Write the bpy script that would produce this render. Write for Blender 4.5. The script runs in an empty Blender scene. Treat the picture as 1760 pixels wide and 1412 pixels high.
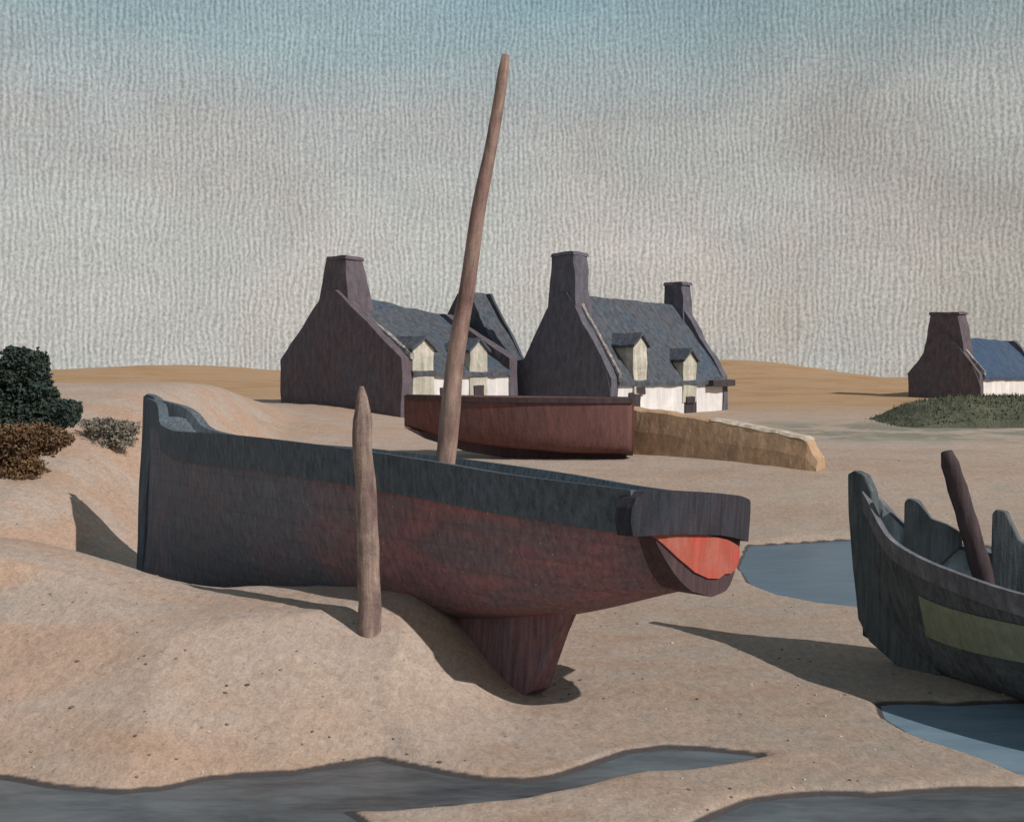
import bpy, bmesh, math, random
import numpy as np
from mathutils import Vector, Matrix, noise as mnoise

random.seed(11)
R = math.radians
S = bpy.context.scene
COL = S.collection
CAM_H, FPX, HOR = 2.6, 1900.0, 640.0

# ------------------------------------------------------------------ helpers
def hermite(tab, x):
    """smooth interpolation through a table of (x, value)"""
    n = len(tab)
    if x <= tab[0][0]: return tab[0][1]
    if x >= tab[-1][0]: return tab[-1][1]
    for i in range(n - 1):
        if tab[i][0] <= x <= tab[i + 1][0]: break
    def slope(k):
        if k <= 0 or k >= n - 1:
            a, b = (0, 1) if k <= 0 else (n - 2, n - 1)
            return (tab[b][1] - tab[a][1]) / (tab[b][0] - tab[a][0])
        d0 = (tab[k][1] - tab[k - 1][1]) / (tab[k][0] - tab[k - 1][0])
        d1 = (tab[k + 1][1] - tab[k][1]) / (tab[k + 1][0] - tab[k][0])
        return 0 if d0 * d1 <= 0 else 2 * d0 * d1 / (d0 + d1)
    x0, y0 = tab[i]; x1, y1 = tab[i + 1]
    h = x1 - x0; t = (x - x0) / h
    return ((2*t**3 - 3*t*t + 1) * y0 + (t**3 - 2*t*t + t) * h * slope(i)
            + (-2*t**3 + 3*t*t) * y1 + (t**3 - t*t) * h * slope(i + 1))

def sm(a, b, x):
    t = np.clip((x - a) / (b - a), 0, 1)
    return t * t * (3 - 2 * t)

def flat(px, row, z=0.0):
    """the ground point at height z that lies on a sight line measured in the photograph"""
    y = FPX * (CAM_H - z) / (row - HOR)
    return ((px - 880.0) / FPX * y, y)

def camber(mb, depth, half):
    """bend a flat stern outwards so that it is rounded in plan"""
    for v in mb.bm.verts:
        v.co.x -= depth * max(1 - (v.co.y / half) ** 2, 0)

class MB:
    """collects shapes in one bmesh and links them as ONE object"""
    def __init__(s): s.bm = bmesh.new()
    def poly(s, pts):
        return s.bm.faces.new([s.bm.verts.new(p) for p in pts])
    def grid(s, rows, close=False):
        vs = [[s.bm.verts.new(p) for p in r] for r in rows]
        for i in range(len(vs) - 1):
            m = len(vs[i])
            for j in range(m if close else m - 1):
                s.bm.faces.new((vs[i][j], vs[i][(j + 1) % m], vs[i + 1][(j + 1) % m], vs[i + 1][j]))
        return vs
    def loft(s, rings):
        vs = s.grid(rings, True)
        s.bm.faces.new(list(reversed(vs[0]))); s.bm.faces.new(vs[-1])
    def box(s, a, b):
        x0, y0, z0 = a; x1, y1, z1 = b
        s.loft([[(x0,y0,z0),(x1,y0,z0),(x1,y1,z0),(x0,y1,z0)], [(x0,y0,z1),(x1,y0,z1),(x1,y1,z1),(x0,y1,z1)]])
    def frustum(s, c, z0, z1, a, b):
        """a, b: half sizes (x, y) at the bottom and at the top"""
        x, y = c
        s.loft([[(x-hx,y-hy,z),(x+hx,y-hy,z),(x+hx,y+hy,z),(x-hx,y+hy,z)] for (hx, hy), z in ((a, z0), (b, z1))])
    def prism(s, pts, d):
        """polygon pts swept by the vector d"""
        d = Vector(d)
        s.loft([[Vector(p) for p in pts], [Vector(p) + d for p in pts]])
    def tube(s, path, rad, n=12, wob=0.0, seed=0):
        rings = []
        for i, p in enumerate(path):
            p = Vector(p)
            q0 = Vector(path[max(i - 1, 0)]); q1 = Vector(path[min(i + 1, len(path) - 1)])
            t = (q1 - q0).normalized()
            u = t.cross(Vector((0, 1, 0.01))).normalized(); v = u.cross(t)
            r = rad[i]
            ring = []
            for k in range(n):
                a = 2 * math.pi * k / n
                rr = r * (1 + wob * mnoise.noise(Vector((math.cos(a) * 1.3 + seed, math.sin(a) * 1.3, p.z * 2.2))))
                ring.append(p + u * math.cos(a) * rr + v * math.sin(a) * rr)
            rings.append(ring)
        s.loft(rings)
    def rough(s, cell, amp, freq=1.3, seed=0.0):
        """cut long edges down to cell and move everything a little, so no edge is ruler straight"""
        for _ in range(5):
            es = [e for e in s.bm.edges if e.calc_length() > cell]
            if not es: break
            bmesh.ops.subdivide_edges(s.bm, edges=es, cuts=1, use_grid_fill=True)
        bmesh.ops.triangulate(s.bm, faces=[f for f in s.bm.faces if len(f.verts) > 4])
        for v in s.bm.verts:
            v.co += amp * mnoise.noise_vector(v.co * freq + Vector((seed, seed * 2, 0))) + 0.4 * amp * mnoise.noise_vector(v.co * freq * 3.7)
    def build(s, name, mat, parent=None, smooth=False, recalc=True, solid=0.0, bevel=0.0):
        if recalc: bmesh.ops.recalc_face_normals(s.bm, faces=s.bm.faces[:])
        me = bpy.data.meshes.new(name); s.bm.to_mesh(me); s.bm.free()
        me.materials.append(mat)
        if smooth: me.polygons.foreach_set('use_smooth', [True] * len(me.polygons))
        o = bpy.data.objects.new(name, me); COL.objects.link(o)
        if parent: o.parent = parent
        if solid:
            m = o.modifiers.new('solid', 'SOLIDIFY'); m.thickness = abs(solid); m.offset = 1 if solid > 0 else -1
        if bevel:
            m = o.modifiers.new('bevel', 'BEVEL'); m.width = bevel; m.segments = 2; m.limit_method = 'ANGLE'
        return o

def tag(o, label=None, cat=None, group=None, kind=None):
    for k, v in (('label', label), ('category', cat), ('group', group), ('kind', kind)):
        if v: o[k] = v
    return o

def thing(name, label, cat, loc=(0, 0, 0), rot=(0, 0, 0), group=None):
    o = bpy.data.objects.new(name, None); COL.objects.link(o)
    o.empty_display_size = 0.3
    o.location = loc; o.rotation_mode = 'XYZ'; o.rotation_euler = rot
    return tag(o, label, cat, group)

# ------------------------------------------------------------------ materials
def srgb(r, g, b, k=1.0):
    f = lambda c: (c / 255 / 12.92 if c / 255 <= 0.04045 else ((c / 255 + 0.055) / 1.055) ** 2.4) * k
    return (f(r), f(g), f(b), 1)

class NT:
    def __init__(s, tree): s.t = tree; s.n = tree.nodes; s.l = tree.links
    def node(s, kind, **kw):
        n = s.n.new(kind)
        for k, v in kw.items(): setattr(n, k, v)
        return n
    def link(s, a, b): s.l.new(a, b)
    def val(s, sock, v):
        if hasattr(v, 'is_output') or isinstance(v, bpy.types.NodeSocket): s.l.new(v, sock)
        else: sock.default_value = v
    def math(s, op, a, b=None, clamp=False):
        n = s.node('ShaderNodeMath', operation=op); n.use_clamp = clamp
        s.val(n.inputs[0], a)
        if b is not None: s.val(n.inputs[1], b)
        return n.outputs[0]
    def noise(s, vec, scale, detail=3, rough=0.55, dist=0.0):
        n = s.node('ShaderNodeTexNoise'); s.link(vec, n.inputs['Vector'])
        n.inputs['Scale'].default_value = scale; n.inputs['Detail'].default_value = detail
        n.inputs['Roughness'].default_value = rough; n.inputs['Distortion'].default_value = dist
        return n.outputs['Fac']
    def scaled(s, vec, sc, loc=(0, 0, 0), rot=(0, 0, 0)):
        n = s.node('ShaderNodeMapping'); s.link(vec, n.inputs['Vector'])
        n.inputs['Scale'].default_value = sc; n.inputs['Location'].default_value = loc; n.inputs['Rotation'].default_value = rot
        return n.outputs[0]
    def ramp(s, fac, stops):
        n = s.node('ShaderNodeValToRGB'); s.link(fac, n.inputs[0])
        e = n.color_ramp.elements
        while len(e) < len(stops): e.new(0.5)
        for i, (p, c) in enumerate(stops):
            e[i].position = p; e[i].color = c if len(c) == 4 else (*c, 1)
        return n.outputs[0]
    def mix(s, fac, a, b, blend='MIX'):
        n = s.node('ShaderNodeMix', data_type='RGBA', blend_type=blend)
        s.val(n.inputs[0], fac); s.val(n.inputs[6], a); s.val(n.inputs[7], b)
        return n.outputs[2]
    def maprange(s, v, a, b, c, d, smooth=False):
        n = s.node('ShaderNodeMapRange')
        if smooth: n.interpolation_type = 'SMOOTHSTEP'
        s.val(n.inputs[0], v)
        for i, q in enumerate((a, b, c, d)): n.inputs[i + 1].default_value = q
        return n.outputs[0]
    def grey(s, v):
        n = s.node('ShaderNodeCombineColor')
        for i in range(3): s.link(v, n.inputs[i])
        return n.outputs[0]

def new_mat(name):
    m = bpy.data.materials.new(name); m.use_nodes = True
    t = NT(m.node_tree); t.n.clear()
    out = t.node('ShaderNodeOutputMaterial'); b = t.node('ShaderNodeBsdfPrincipled')
    t.link(b.outputs[0], out.inputs[0])
    b.inputs['Roughness'].default_value = 0.85
    b.inputs['Specular IOR Level'].default_value = 0.15
    return m, t, b

def paint(name, cols, patch=1.5, rib=14.0, ribamt=0.35, bump=0.4, vertical=True, rough=0.85, spec=0.15, flecks=0.0, bd=0.02, patchz=1.0, zs=.11):
    """weathered, hand-laid colour: broad patches of the given tones, upright brush ribs and a grain"""
    m, t, b = new_mat(name)
    co = t.node('ShaderNodeTexCoord').outputs['Object']
    big = t.noise(t.scaled(co, (1, 1, patchz)), patch, 3, 0.6, 0.4)
    n = len(cols)
    c = t.ramp(big, [(0.32 + 0.36 * i / max(n - 1, 1), q) for i, q in enumerate(cols)])
    zz = zs if vertical else 1.0
    wob = t.noise(t.scaled(co, (1, 1, 1)), rib * 0.18, 2)
    rv = t.noise(t.scaled(co, (1, 1, zz)), rib, 2, 0.6, 0.15)
    rv2 = t.noise(co, rib * 2.3, 2, 0.6)
    r = t.math('ADD', t.math('MULTIPLY', rv, 0.7), t.math('MULTIPLY', rv2, 0.3))
    f = t.maprange(r, 0.3, 0.7, 1 - ribamt, 1 + ribamt)
    c = t.mix(1.0, c, t.grey(f), 'MULTIPLY')
    if flecks:
        fl = t.noise(co, rib * 1.7, 1, 0.4)
        c = t.mix(t.maprange(fl, 0.80 - flecks, 0.84 - flecks, 0, 0.8), c, (0.55, 0.52, 0.48, 1))
    t.link(c, b.inputs['Base Color'])
    b.inputs['Roughness'].default_value = rough; b.inputs['Specular IOR Level'].default_value = spec
    bn = t.node('ShaderNodeBump'); bn.inputs['Strength'].default_value = bump; bn.inputs['Distance'].default_value = bd
    t.link(r, bn.inputs['Height']); t.link(bn.outputs[0], b.inputs['Normal'])
    return m

M = {}
M['hull_blue'] = paint('boat hull paint', [(0.115,0.085,0.09), (0.10,0.105,0.125), (0.11,0.125,0.15)], 0.9, 26, 0.42)
M['strake'] = paint('blue black strake paint', [(0.095,0.115,0.14), (0.085,0.105,0.125), (0.105,0.12,0.14)], 1.2, 26, 0.42)
M['keel'] = paint('red brown keel', [(0.19,0.115,0.125), (0.22,0.12,0.125), (0.17,0.12,0.14)], 2.0, 26, 0.42)
M['transom'] = paint('black transom paint', [(0.034,0.032,0.040), (0.044,0.040,0.048), (0.036,0.040,0.050)], 2.0, 26, 0.42)
M['counter'] = paint('dark counter paint', [(0.075,0.046,0.05), (0.085,0.055,0.06)], 2.0, 26, 0.3)
M['redlead'] = paint('red lead paint', [(0.50,0.085,0.065), (0.40,0.105,0.075), (0.42,0.14,0.105)], 3.5, 26, 0.18)
M['deck'] = paint('worn deck', [(0.06,0.06,0.07), (0.09,0.08,0.08)], 2.0, 20, 0.3, vertical=False)
M['mast'] = paint('bare mast wood', [(0.19,0.11,0.10), (0.29,0.20,0.165), (0.19,0.105,0.095)], 1.6, 22, 0.4, patchz=0.8)
M['post'] = paint('weathered post wood', [(0.15,0.10,0.095), (0.27,0.20,0.165), (0.16,0.105,0.10)], 3.0, 24, 0.45, bump=0.7)
M['gable'] = paint('brown gable stone', [(0.098,0.086,0.102), (0.118,0.094,0.106), (0.104,0.096,0.116)], 0.6, 5.5, 0.32, bd=0.06, zs=.4)
M['gable_blue'] = paint('slate blue gable stone', [(0.11,0.10,0.12), (0.112,0.108,0.132), (0.10,0.095,0.115)], 0.6, 5.5, 0.32, bd=0.06, zs=.4)
M['slate'] = paint('blue slate roof', [(0.072,0.086,0.108), (0.082,0.087,0.100), (0.066,0.090,0.122)], 0.7, 5.5, 0.45, bd=0.06, zs=.3)
M['slate_bright'] = paint('bright blue slate roof', [(0.045,0.085,0.15), (0.05,0.075,0.125), (0.06,0.09,0.14)], 0.7, 4.5, 0.3, bd=0.06)
M['lime'] = paint('white limewash', [(0.72,0.69,0.67), (0.64,0.62,0.62), (0.76,0.72,0.68)], 0.9, 5.0, 0.14, bd=0.04)
M['dormer'] = paint('pale dormer stone', [(0.48,0.45,0.36), (0.40,0.38,0.32), (0.56,0.52,0.45)], 1.2, 6.0, 0.3, bd=0.04)
M['opening'] = paint('dark window', [(0.05,0.042,0.048), (0.065,0.052,0.055)], 2.0, 6.0, 0.3)
M['verge'] = paint('pale verge mortar', [(0.42,0.39,0.37), (0.16,0.14,0.14), (0.48,0.45,0.42)], 2.2, 6.0, 0.3)
M['redhull'] = paint('dull red hull paint', [(0.125,0.062,0.058), (0.150,0.072,0.066), (0.11,0.06,0.06)], 0.8, 9.0, 0.25, bd=0.04)
M['maroon'] = paint('maroon rail paint', [(0.06,0.04,0.045), (0.07,0.05,0.055)], 1.5, 10, 0.3)
M['earth'] = paint('ochre earth wall', [(0.40,0.25,0.145), (0.45,0.30,0.19), (0.38,0.25,0.165)], 0.6, 7.0, 0.22, bd=0.04, zs=.6)
M['coping'] = paint('pale coping', [(0.52,0.45,0.38), (0.42,0.33,0.25), (0.56,0.51,0.45)], 2.6, 8.0, 0.3)
M['slateblue'] = paint('slate green boat paint', [(0.105,0.115,0.122), (0.09,0.098,0.104), (0.125,0.142,0.15)], 1.6, 26, 0.42)
M['stem2'] = paint('dark green stem paint', [(0.085,0.102,0.106), (0.095,0.112,0.118), (0.08,0.09,0.09)], 2.0, 26, 0.42)
M['inner'] = paint('pale blue inner planking', [(0.30,0.345,0.37), (0.22,0.25,0.27), (0.34,0.38,0.40)], 2.2, 22, 0.25)
M['green'] = paint('olive green strake paint', [(0.27,0.295,0.205), (0.24,0.26,0.185), (0.30,0.32,0.225)], 1.8, 24, 0.2)
M['tar'] = paint('tarred bottom', [(0.055,0.055,0.058), (0.065,0.068,0.068), (0.06,0.065,0.055)], 1.8, 24, 0.3)
M['spar'] = paint('dark spar wood', [(0.058,0.042,0.046), (0.075,0.052,0.055)], 2.0, 22, 0.35)
M['rail2'] = paint('grey rail paint', [(0.17,0.17,0.19), (0.13,0.13,0.145), (0.20,0.21,0.225)], 2.0, 24, 0.3)
M['bark'] = paint('bark', [(0.06,0.045,0.04), (0.08,0.06,0.05)], 2.0, 20, 0.3)

def leafmat(name, a, b_, c_):
    m, t, b = new_mat(name)
    co = t.node('ShaderNodeTexCoord').outputs['Object']
    n = t.noise(co, 3.2, 3, 0.7); n2 = t.noise(co, 22, 1, 0.5)
    v = t.math('ADD', t.math('MULTIPLY', n, 0.6), t.math('MULTIPLY', n2, 0.4))
    t.link(t.ramp(v, [(0.36, a), (0.5, b_), (0.64, c_)]), b.inputs['Base Color'])
    b.inputs['Roughness'].default_value = 0.8
    return m
M['leaf_dark'] = leafmat('dark green leaves', (0.028,0.042,0.040), (0.042,0.062,0.054), (0.060,0.072,0.046))
M['leaf_brown'] = leafmat('dry brown leaves', (0.08,0.05,0.035), (0.15,0.09,0.05), (0.24,0.15,0.07))
M['leaf_grey'] = leafmat('grey scrub leaves', (0.15,0.135,0.125), (0.22,0.20,0.165), (0.24,0.235,0.18))
M['leaf_olive'] = leafmat('olive hedge leaves', (0.085,0.092,0.062), (0.125,0.13,0.085), (0.16,0.16,0.11))

# ------------------------------------------------------------------ the ground
WATER_Z = -0.035
def shape(pts): return np.array([flat(px, r, WATER_Z) for px, r in pts])
POOLS = {
 'stream': shape([(-500,1330),(-150,1330),(0,1340),(100,1356),(200,1366),(280,1358),(350,1342),(430,1334),(500,1331),(570,1320),(650,1306),(700,1318),
            (760,1331),(830,1342),(900,1345),(960,1337),(1020,1318),(1080,1296),(1150,1287),(1220,1291),(1310,1300),
            (1250,1312),(1180,1324),(1110,1324),(1040,1338),(980,1355),(900,1371),(780,1384),(680,1392),(585,1393),(640,1430),(760,1520),(700,1800),(-700,1800)]),
 'creek': shape([(1190,1425),(1230,1403),(1290,1381),(1350,1370),(1420,1367),(1500,1372),(1580,1364),(1680,1359),(1760,1360),(1900,1350),(2300,1340),(2300,1800),(1150,1800),(1100,1560)]),
 'tide_pool': shape([(1512,1212),(1560,1209),(1640,1213),(1700,1210),(1780,1208),(1950,1205),(2200,1215),(2300,1330),(1950,1350),(1790,1338),(1760,1334),(1700,1308),(1650,1290),(1600,1276),(1560,1258),(1525,1236)]),
 'lagoon': shape([(1288,938),(1340,936),(1400,932),(1460,929),(1560,928),(1700,940),(1760,990),(1700,1060),(1560,1060),(1480,1046),(1400,1036),(1340,1024),(1290,1004),(1270,975)]),
}
def signed(P, poly):
    """distance to a polygon's outline, positive inside (P: n x 2)"""
    d = np.full(len(P), 1e9); inside = np.zeros(len(P), bool)
    for i in range(len(poly)):
        a, b = poly[i], poly[(i + 1) % len(poly)]
        ab = b - a; t = np.clip(((P - a) @ ab) / (ab @ ab), 0, 1)
        d = np.minimum(d, np.hypot(*(P - a - t[:, None] * ab).T))
        c = ((a[1] > P[:, 1]) != (b[1] > P[:, 1]))
        with np.errstate(divide='ignore', invalid='ignore'):
            xi = (b[0] - a[0]) * (P[:, 1] - a[1]) / (b[1] - a[1]) + a[0]
        inside ^= c & (P[:, 0] < xi)
    return np.where(inside, d, -d)

def height(x, y):
    x = np.asarray(x, float); y = np.asarray(y, float)
    z = np.interp(y, [-30, 16.8, 19.5, 23.5, 30, 36, 43, 55, 75, 92, 112, 150, 300, 1500], [0, 0, .26, .72, .86, .95, 1.12, 1.45, 1.8, 2.0, 1.6, -1, -3, -3])
    z = z + 0.45 * sm(-1, -7, x) * sm(24, 34, y) * sm(75, 55, y)
    # the sand bank under the mooring post
    z = z + 0.66 * sm(0, 1, (0.18 - x) / (1.14 + 3.0 * sm(9.6, 6.0, y))) * (0.55 + 0.45 * sm(-6.5, -2.0, x)) * sm(6.6, 9.0, y) * sm(12.2, 9.9, y)
    # the near dune climbing out of the frame on the left
    z = z + 0.66 * sm(-2.55, -5.0, x) * sm(6.9, 9.8, y) * sm(13.2, 10.4, y)
    # the shore rising on the left
    z = z + 1.12 * sm(-4.35, -6.5, x + 0.10 * (y - 14)) * sm(10.4, 15.2, y) * sm(40, 26, y)
    z = z + 0.45 * sm(-5.8, -8.2, x) * sm(14.0, 17.5, y) * sm(34, 24, y)
    # a scour round the keel
    z = z - 0.05 * np.exp(-((x - .3) / .5) ** 2 - ((y - 9.15) / .5) ** 2)
    # dunes
    z = z + 1.15 * np.exp(-((x + 26) / 13) ** 2 - ((y - 86) / 16) ** 2)
    z = z + 1.70 * np.exp(-((x - 15.5) / 9) ** 2 - ((y - 82) / 16) ** 2)
    z = z + 0.5 * np.exp(-((x + 48) / 16) ** 2 - ((y - 80) / 14) ** 2)
    return z

def g(x, y): return float(height(x, y))

def make_ground():
    ys = [-25, -15, -8, -3, 0, 2, 3, 4]
    y = 4.6
    while y < 1300:
        ys.append(y); y += max(0.026, 0.0058 * y) if y < 60 else 0.03 * y
    us = np.linspace(-1, 1, 431)
    us = np.sign(us) * (0.55 * np.abs(us) + 0.45 * np.abs(us) ** 3)
    X, Y = [], []
    for y in ys:
        w = 5.0 + 0.75 * max(y, 0)
        if y > 45: w += (y - 45) * 1.2
        if y < 4: w = 14
        X.append(us * w); Y.append(np.full(len(us), y))
    X = np.array(X); Y = np.array(Y)
    Z = height(X, Y)
    P = np.stack([X.ravel(), Y.ravel()], 1); z = Z.ravel().copy()
    near = P[:, 1] < 45
    for i in np.nonzero(near)[0]:
        px, py = P[i]
        z[i] += 0.022 * mnoise.noise((px * .8, py * .8, 0)) + 0.012 * mnoise.noise((px * 2.6 + 5, py * 2.6, 1)) + 0.005 * mnoise.noise((px * 9, py * 9, 2))
    for i in np.nonzero(~near)[0]:
        px, py = P[i]
        z[i] += 0.12 * mnoise.noise((px * .15, py * .15, 0)) + 0.05 * mnoise.noise((px * .5, py * .5, 0))
    wet_shade = np.zeros(len(z))
    for step in (0, 1):
        for poly in POOLS.values():
            lo = poly.min(0) - 1.6; hi = poly.max(0) + 1.6
            idx = np.nonzero((P[:, 0] > lo[0]) & (P[:, 0] < hi[0]) & (P[:, 1] > lo[1]) & (P[:, 1] < hi[1]))[0]
            sd = signed(P[idx], poly) + np.array([0.02 * mnoise.noise((P[i, 0] * 3, P[i, 1] * 3, 7)) for i in idx])
            if step == 0:
                z[idx] = np.where(sd > -0.6, np.maximum(z[idx], np.minimum(-0.015, WATER_Z + 0.3 * np.abs(sd))), z[idx])
            else:
                bank = WATER_Z + np.where(sd > 0, -np.clip(0.45 * sd, 0, 0.10), 0.42 * -sd)
                z[idx] = np.minimum(z[idx], bank)
                wet_shade[idx] = np.maximum(wet_shade[idx], sm(-0.075, -0.015, sd))
    Z = z.reshape(X.shape)
    mb = MB()
    n = X.shape
    me = bpy.data.meshes.new('sand')
    V = np.stack([X, Y, Z], 2).reshape(-1, 3)
    I = np.arange(n[0] * n[1]).reshape(n)
    F = np.stack([I[:-1, :-1], I[:-1, 1:], I[1:, 1:], I[1:, :-1]], 2).reshape(-1, 4)
    me.from_pydata(V.tolist(), [], F.tolist())
    me.polygons.foreach_set('use_smooth', [True] * len(me.polygons))
    at = me.attributes.new('wet_shade', 'FLOAT', 'POINT'); at.data.foreach_set('value', wet_shade.astype(np.float32))
    o = bpy.data.objects.new('sand', me); COL.objects.link(o)
    tag(o, kind='structure')
    return o

def ground_mat():
    m, t, b = new_mat('sand and dune earth')
    co = t.node('ShaderNodeTexCoord').outputs['Object']
    sep = t.node('ShaderNodeSeparateXYZ'); t.link(co, sep.inputs[0])
    x, y, z = sep.outputs
    strokes = t.scaled(co, (0.45, 1.0, 1.0), rot=(0, 0, R(-12)))
    n1 = t.noise(strokes, 0.55, 3, 0.6, 0.6)
    n2 = t.noise(t.scaled(co, (0.5, 1, 1), rot=(0, 0, R(8))), 2.6, 4, 0.62, 0.3)
    v = t.math('ADD', t.math('MULTIPLY', n1, 0.6), t.math('MULTIPLY', n2, 0.4))
    sand = t.ramp(v, [(0.36, (0.355,0.25,0.185)), (0.46, (0.405,0.305,0.242)), (0.55, (0.42,0.335,0.28)), (0.66, (0.355,0.295,0.25))])
    # warm orange sand on the left foreshore, greyer sand to the right
    warm = t.noise(strokes, 0.9, 2, 0.5, 0.8)
    lx = t.maprange(x, 1.0, -4.5, 0, 1, True)
    w = t.math('MULTIPLY', lx, t.maprange(warm, 0.44, 0.62, 0, 0.8, True))
    sand = t.mix(w, sand, (0.43,0.285,0.205,1))
    gx = t.math('MULTIPLY', t.maprange(x, -0.3, 2.5, 0, 0.65, True), t.maprange(y, 30, 16, 0, 1, True))
    sand = t.mix(gx, sand, t.mix(t.maprange(n2, .38, .62, 0, 1), (0.36,0.265,0.205,1), (0.295,0.25,0.205,1)))
    # ochre earth of the land behind
    ochre = t.ramp(n1, [(0.35, (0.36,0.21,0.105)), (0.5, (0.42,0.265,0.15)), (0.65, (0.40,0.275,0.175))])
    far = t.maprange(t.math('ADD', y, t.math('MULTIPLY', n1, 18)), 46, 58, 0, 1, True)
    col = t.mix(far, sand, ochre)
    # thin green turf at the far right below the cottage
    tx = t.math('MULTIPLY', t.maprange(x, 6.0, 9.0, 0, 1, True), t.math('MULTIPLY', t.maprange(y, 27.5, 30, 0, 1, True), t.maprange(y, 38, 34, 0, 1, True)))
    tn = t.maprange(t.noise(co, 0.7, 3, 0.6), 0.38, 0.52, 0, 0.85, True)
    col = t.mix(t.math('MULTIPLY', tx, tn), col, (0.20,0.205,0.155,1))
    # grain and specks
    gr = t.noise(t.scaled(co, (1.0, 0.55, 1)), 17, 7, 0.82, 0.6); gr2 = t.noise(co, 48, 4, 0.8)
    gg = t.math('ADD', t.math('MULTIPLY', gr, 0.6), t.math('MULTIPLY', gr2, 0.4))
    col = t.mix(1.0, col, t.grey(t.maprange(gg, 0.34, 0.66, 0.58, 1.36)), 'MULTIPLY')
    sp = t.noise(co, 17, 2, 0.5)
    col = t.mix(t.maprange(sp, 0.68, 0.74, 0, 0.5), col, (0.15,0.12,0.10,1))
    # dark rim at the water's edge: damp sand and bank shade painted into the colour
    wa = t.node('ShaderNodeAttribute'); wa.attribute_name = 'wet_shade'
    wet_shade = t.maprange(t.math('ADD', wa.outputs['Fac'], t.math('MULTIPLY', t.math('SUBTRACT', n2, 0.5), 0.6)), 0.25, 0.75, 0, 1, True)
    col = t.mix(t.math('MULTIPLY', wet_shade, 0.93), col, (0.05,0.046,0.05,1))
    t.link(col, b.inputs['Base Color'])
    t.link(t.maprange(wet_shade, 0, 1, 0.95, 0.6), b.inputs['Roughness'])
    bn = t.node('ShaderNodeBump'); bn.inputs['Strength'].default_value = 0.55; bn.inputs['Distance'].default_value = 0.03
    hh = t.math('ADD', t.math('MULTIPLY', gg, 0.5), n2)
    t.link(hh, bn.inputs['Height']); t.link(bn.outputs[0], b.inputs['Normal'])
    return m

ground = make_ground(); ground.data.materials.append(ground_mat())

def water_mat(name, a, b_, rough=0.32, spec=0.35):
    m, t, b = new_mat(name)
    co = t.node('ShaderNodeTexCoord').outputs['Object']
    st = t.scaled(co, (0.6, 2.2, 1), rot=(0, 0, R(-6)))
    n = t.noise(st, 2.2, 4, 0.6, 0.4); n2 = t.noise(st, 14, 3, 0.6)
    v = t.math('ADD', t.math('MULTIPLY', n, 0.7), t.math('MULTIPLY', n2, 0.3))
    t.link(t.ramp(v, [(0.38, a), (0.62, b_)]), b.inputs['Base Color'])
    b.inputs['Roughness'].default_value = rough; b.inputs['Specular IOR Level'].default_value = spec
    bn = t.node('ShaderNodeBump'); bn.inputs['Strength'].default_value = 0.15; bn.inputs['Distance'].default_value = 0.02
    t.link(v, bn.inputs['Height']); t.link(bn.outputs[0], b.inputs['Normal'])
    return m
M['slate_water'] = water_mat('slate grey shallow water', (0.055,0.06,0.068), (0.12,0.135,0.145), 0.28, 0.6)
M['blue_water'] = water_mat('blue pool water', (0.17,0.25,0.32), (0.23,0.32,0.385), 0.15, 0.8)
M['deep_water'] = water_mat('deep blue pool water', (0.045,0.09,0.14), (0.07,0.125,0.18), 0.3, 0.45)
for name, key in (('stream', 'slate_water'), ('creek', 'slate_water'), ('tide_pool', 'blue_water'), ('lagoon', 'deep_water')):
    poly = POOLS[name]; c = poly.mean(0)
    mb = MB()
    pts = []
    for i, p in enumerate(poly):
        a, b = poly[i - 1], poly[(i + 1) % len(poly)]
        tn = (b - a) / (np.hypot(*(b - a)) + 1e-9); nn = np.array([tn[1], -tn[0]])
        if signed(np.array([p + nn * 0.02]), poly)[0] > 0: nn = -nn
        q = p + nn * 0.09
        pts.append((q[0], q[1], WATER_Z))
    f = mb.poly(pts)
    bmesh.ops.triangulate(mb.bm, faces=[f])
    for f in mb.bm.faces:
        f.normal_update()
        if f.normal.z < 0: f.normal_flip()
    tag(mb.build(name, M[key], recalc=False), kind='structure')

# ------------------------------------------------------------------ boats
def side(st, L, t, sgn, out=0.0):
    b = hermite(st['b'], L) + out; s = hermite(st['s'], L); k = hermite(st['k'], L); p = hermite(st['p'], L)
    rk = st.get('rake', 0.0) * float(sm(6.3, 8.26, L))
    return Vector((L - rk * (1 - t), sgn * b * t ** p, k + (s - k) * t))

def hull_shell(st, L0, L1, n, m, t0=0.0, t1=1.0, out=0.0):
    mb = MB()
    rows = []
    for i in range(n + 1):
        L = L0 + (L1 - L0) * i / n
        row = [side(st, L, t1 + (t0 - t1) * j / m, 1, out) for j in range(m + 1)]
        if t0 == 0.0: row += [side(st, L, t1 * j / m, -1, out) for j in range(1, m + 1)]
        rows.append(row)
    mb.grid(rows)
    return mb

def band(st, L0, L1, n, sgn, up, down, out, th):
    """a strip of planking of even height that follows the sheer, standing proud of the hull"""
    mb = MB(); rings = []
    for i in range(n + 1):
        L = L0 + (L1 - L0) * i / n
        s = hermite(st['s'], L); k = hermite(st['k'], L)
        u_, d_ = (up(L), down(L)) if callable(up) else (up, down)
        ring = []
        for z, o in ((s + u_, out), (s + u_, out - th), (s - d_, out - th), (s - d_, out)):
            t = min(max((z - k) / (s - k), 0.02), 1.0)
            v = side(st, L, t, sgn); v.z = z; v.y += sgn * o
            ring.append(v)
        rings.append(ring)
    mb.loft(rings)
    return mb

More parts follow.
